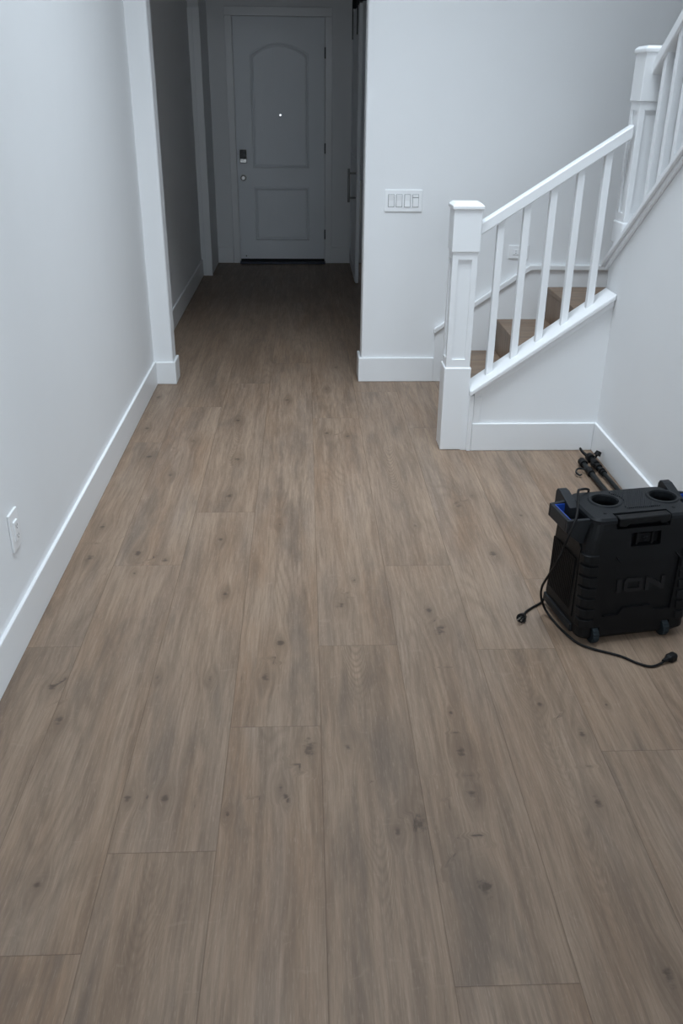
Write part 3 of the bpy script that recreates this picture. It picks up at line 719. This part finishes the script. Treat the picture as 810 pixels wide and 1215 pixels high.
bm = bmesh.new(); tube(bm, catmull(path, 7), 0.0042, 10); P(finish('cable', bm, MRB, smooth=True), pc)
a = Vector((0.764, 2.606, 0.010)); d = Vector((-0.5, -0.85, 0.10)).normalized()
bm = bmesh.new(); cyl(bm, a+d*-0.012, a+d*0.008, 0.006, 0.009, n=16); cyl(bm, a+d*0.008, a+d*0.030+Vector((0, 0, .003)), 0.014, 0.017, n=16)
pl_ = P(finish('plug', bm, MRB, smooth=True), pc)
bm = bmesh.new(); e = a+d*0.030+Vector((0, 0, .003)); sx = Vector((d.y, -d.x, 0)).normalized()
for off in (sx*0.006, sx*-0.006): cyl(bm, e+off, e+off+d*0.018, 0.0024, n=8)
cyl(bm, e+Vector((0, 0, 0.007)), e+Vector((0, 0, 0.007))+d*0.020, 0.0025, n=8)
o = finish('plug_pins', bm, MMT); o.parent = pl_
a = Vector((1.168, 2.325, 0.012)); d = Vector((0.85, 0.53, 0.0)).normalized(); sx = Vector((-d.y, d.x, 0))
bm = bmesh.new(); cyl(bm, a-d*0.012, a+d*0.012, 0.0055, 0.009, n=16)
v = []
for t, wv, hv in ((0.010, 0.010, 0.008), (0.020, 0.0145, 0.0115), (0.044, 0.0145, 0.0115), (0.050, 0.011, 0.009)):
    c = a+d*t
    v.append([bm.verts.new(c+sx*p*wv+Vector((0, 0, q*hv))) for p, q in ((-1, -1), (1, -1), (1, .5), (.6, 1), (-.6, 1), (-1, .5))])
for A, B in zip(v, v[1:]):
    for i in range(6): bm.faces.new((A[i], A[(i+1) % 6], B[(i+1) % 6], B[i]))
bm.faces.new(v[0]); bm.faces.new(v[-1])
P(finish('connector', bm, MRB, bevel=0.001), pc)

# ------------------------------------------------------------------ two black tube poles lying behind the speaker
pa = empty('metal_pole', (1.385, 3.9, 0)); tag(pa, 'black metal pole with a curled hook lying on the floor behind the speaker', 'pole', 'black poles lying behind the speaker')
A0 = Vector((1.378, 4.000, 0.020)); A1 = Vector((1.405, 3.02, 0.0135)); dA = (A1-A0).normalized()
bm = bmesh.new(); cyl(bm, A0, A1, 0.0125, n=20); P(finish('tube', bm, MPO, smooth=True), pa)
bm = bmesh.new(); cyl(bm, A0-dA*0.010, A0+dA*0.030, 0.0195, n=20); cyl(bm, A0-dA*0.018, A0-dA*0.010, 0.013, 0.0195, n=20); P(finish('end_cap', bm, MRB, smooth=True), pa)
bm = bmesh.new(); cyl(bm, A0+dA*0.10, A0+dA*0.15, 0.0175, n=20); P(finish('collar', bm, MRB, smooth=True), pa)
bm = bmesh.new(); tube(bm, catmull([(1.380, 3.885, 0.020), (1.355, 3.905, 0.022), (1.335, 3.915, 0.020), (1.320, 3.898, 0.018), (1.313, 3.872, 0.016), (1.322, 3.848, 0.014), (1.334, 3.855, 0.014)], 6), 0.0045, 8); P(finish('hook', bm, MPO, smooth=True), pa)
pb = empty('metal_pole', (1.45, 3.9, 0)); tag(pb, 'black metal pole with clamp knobs lying nearest the baseboard on the floor', 'pole', 'black poles lying behind the speaker')
B0 = Vector((1.432, 4.050, 0.024)); B1 = Vector((1.474, 3.05, 0.0135)); dB = (B1-B0).normalized()
bm = bmesh.new(); cyl(bm, B0, B1, 0.0105, n=20); P(finish('tube', bm, MPO, smooth=True), pb)
for t0, t1, rr in ((-0.012, 0.020, 0.022), (0.060, 0.095, 0.0195), (0.115, 0.135, 0.0185), (0.165, 0.180, 0.018), (0.195, 0.205, 0.0165)):
    bm = bmesh.new(); cyl(bm, B0+dB*t0, B0+dB*t1, rr, n=20); P(finish('collar', bm, MRB, smooth=True, bevel=0.002), pb)
bm = bmesh.new(); k0 = B0+dB*0.045; cyl(bm, k0, k0+Vector((0.022, 0.012, 0.030)), 0.006, n=12); cyl(bm, k0+Vector((0.020, 0.010, 0.026)), k0+Vector((0.030, 0.016, 0.044)), 0.018, 0.014, n=10)
P(finish('clamp_knob', bm, MRB, smooth=True), pb)
bm = bmesh.new(); tube(bm, catmull([B0+dB*0.0, B0+Vector((-0.020, 0.010, 0.010)), B0+Vector((-0.032, 0.035, 0.018)), B0+Vector((-0.036, 0.060, 0.026))], 6), lambda t: 0.009-0.003*t, 10); P(finish('clamp_lever', bm, MRB, smooth=True), pb)
bm = bmesh.new(); k1 = B0+dB*0.10; cyl(bm, k1, k1+Vector((-0.030, -0.010, 0.010)), 0.0065, 0.009, n=10); P(finish('clamp_screw', bm, MRB), pb)
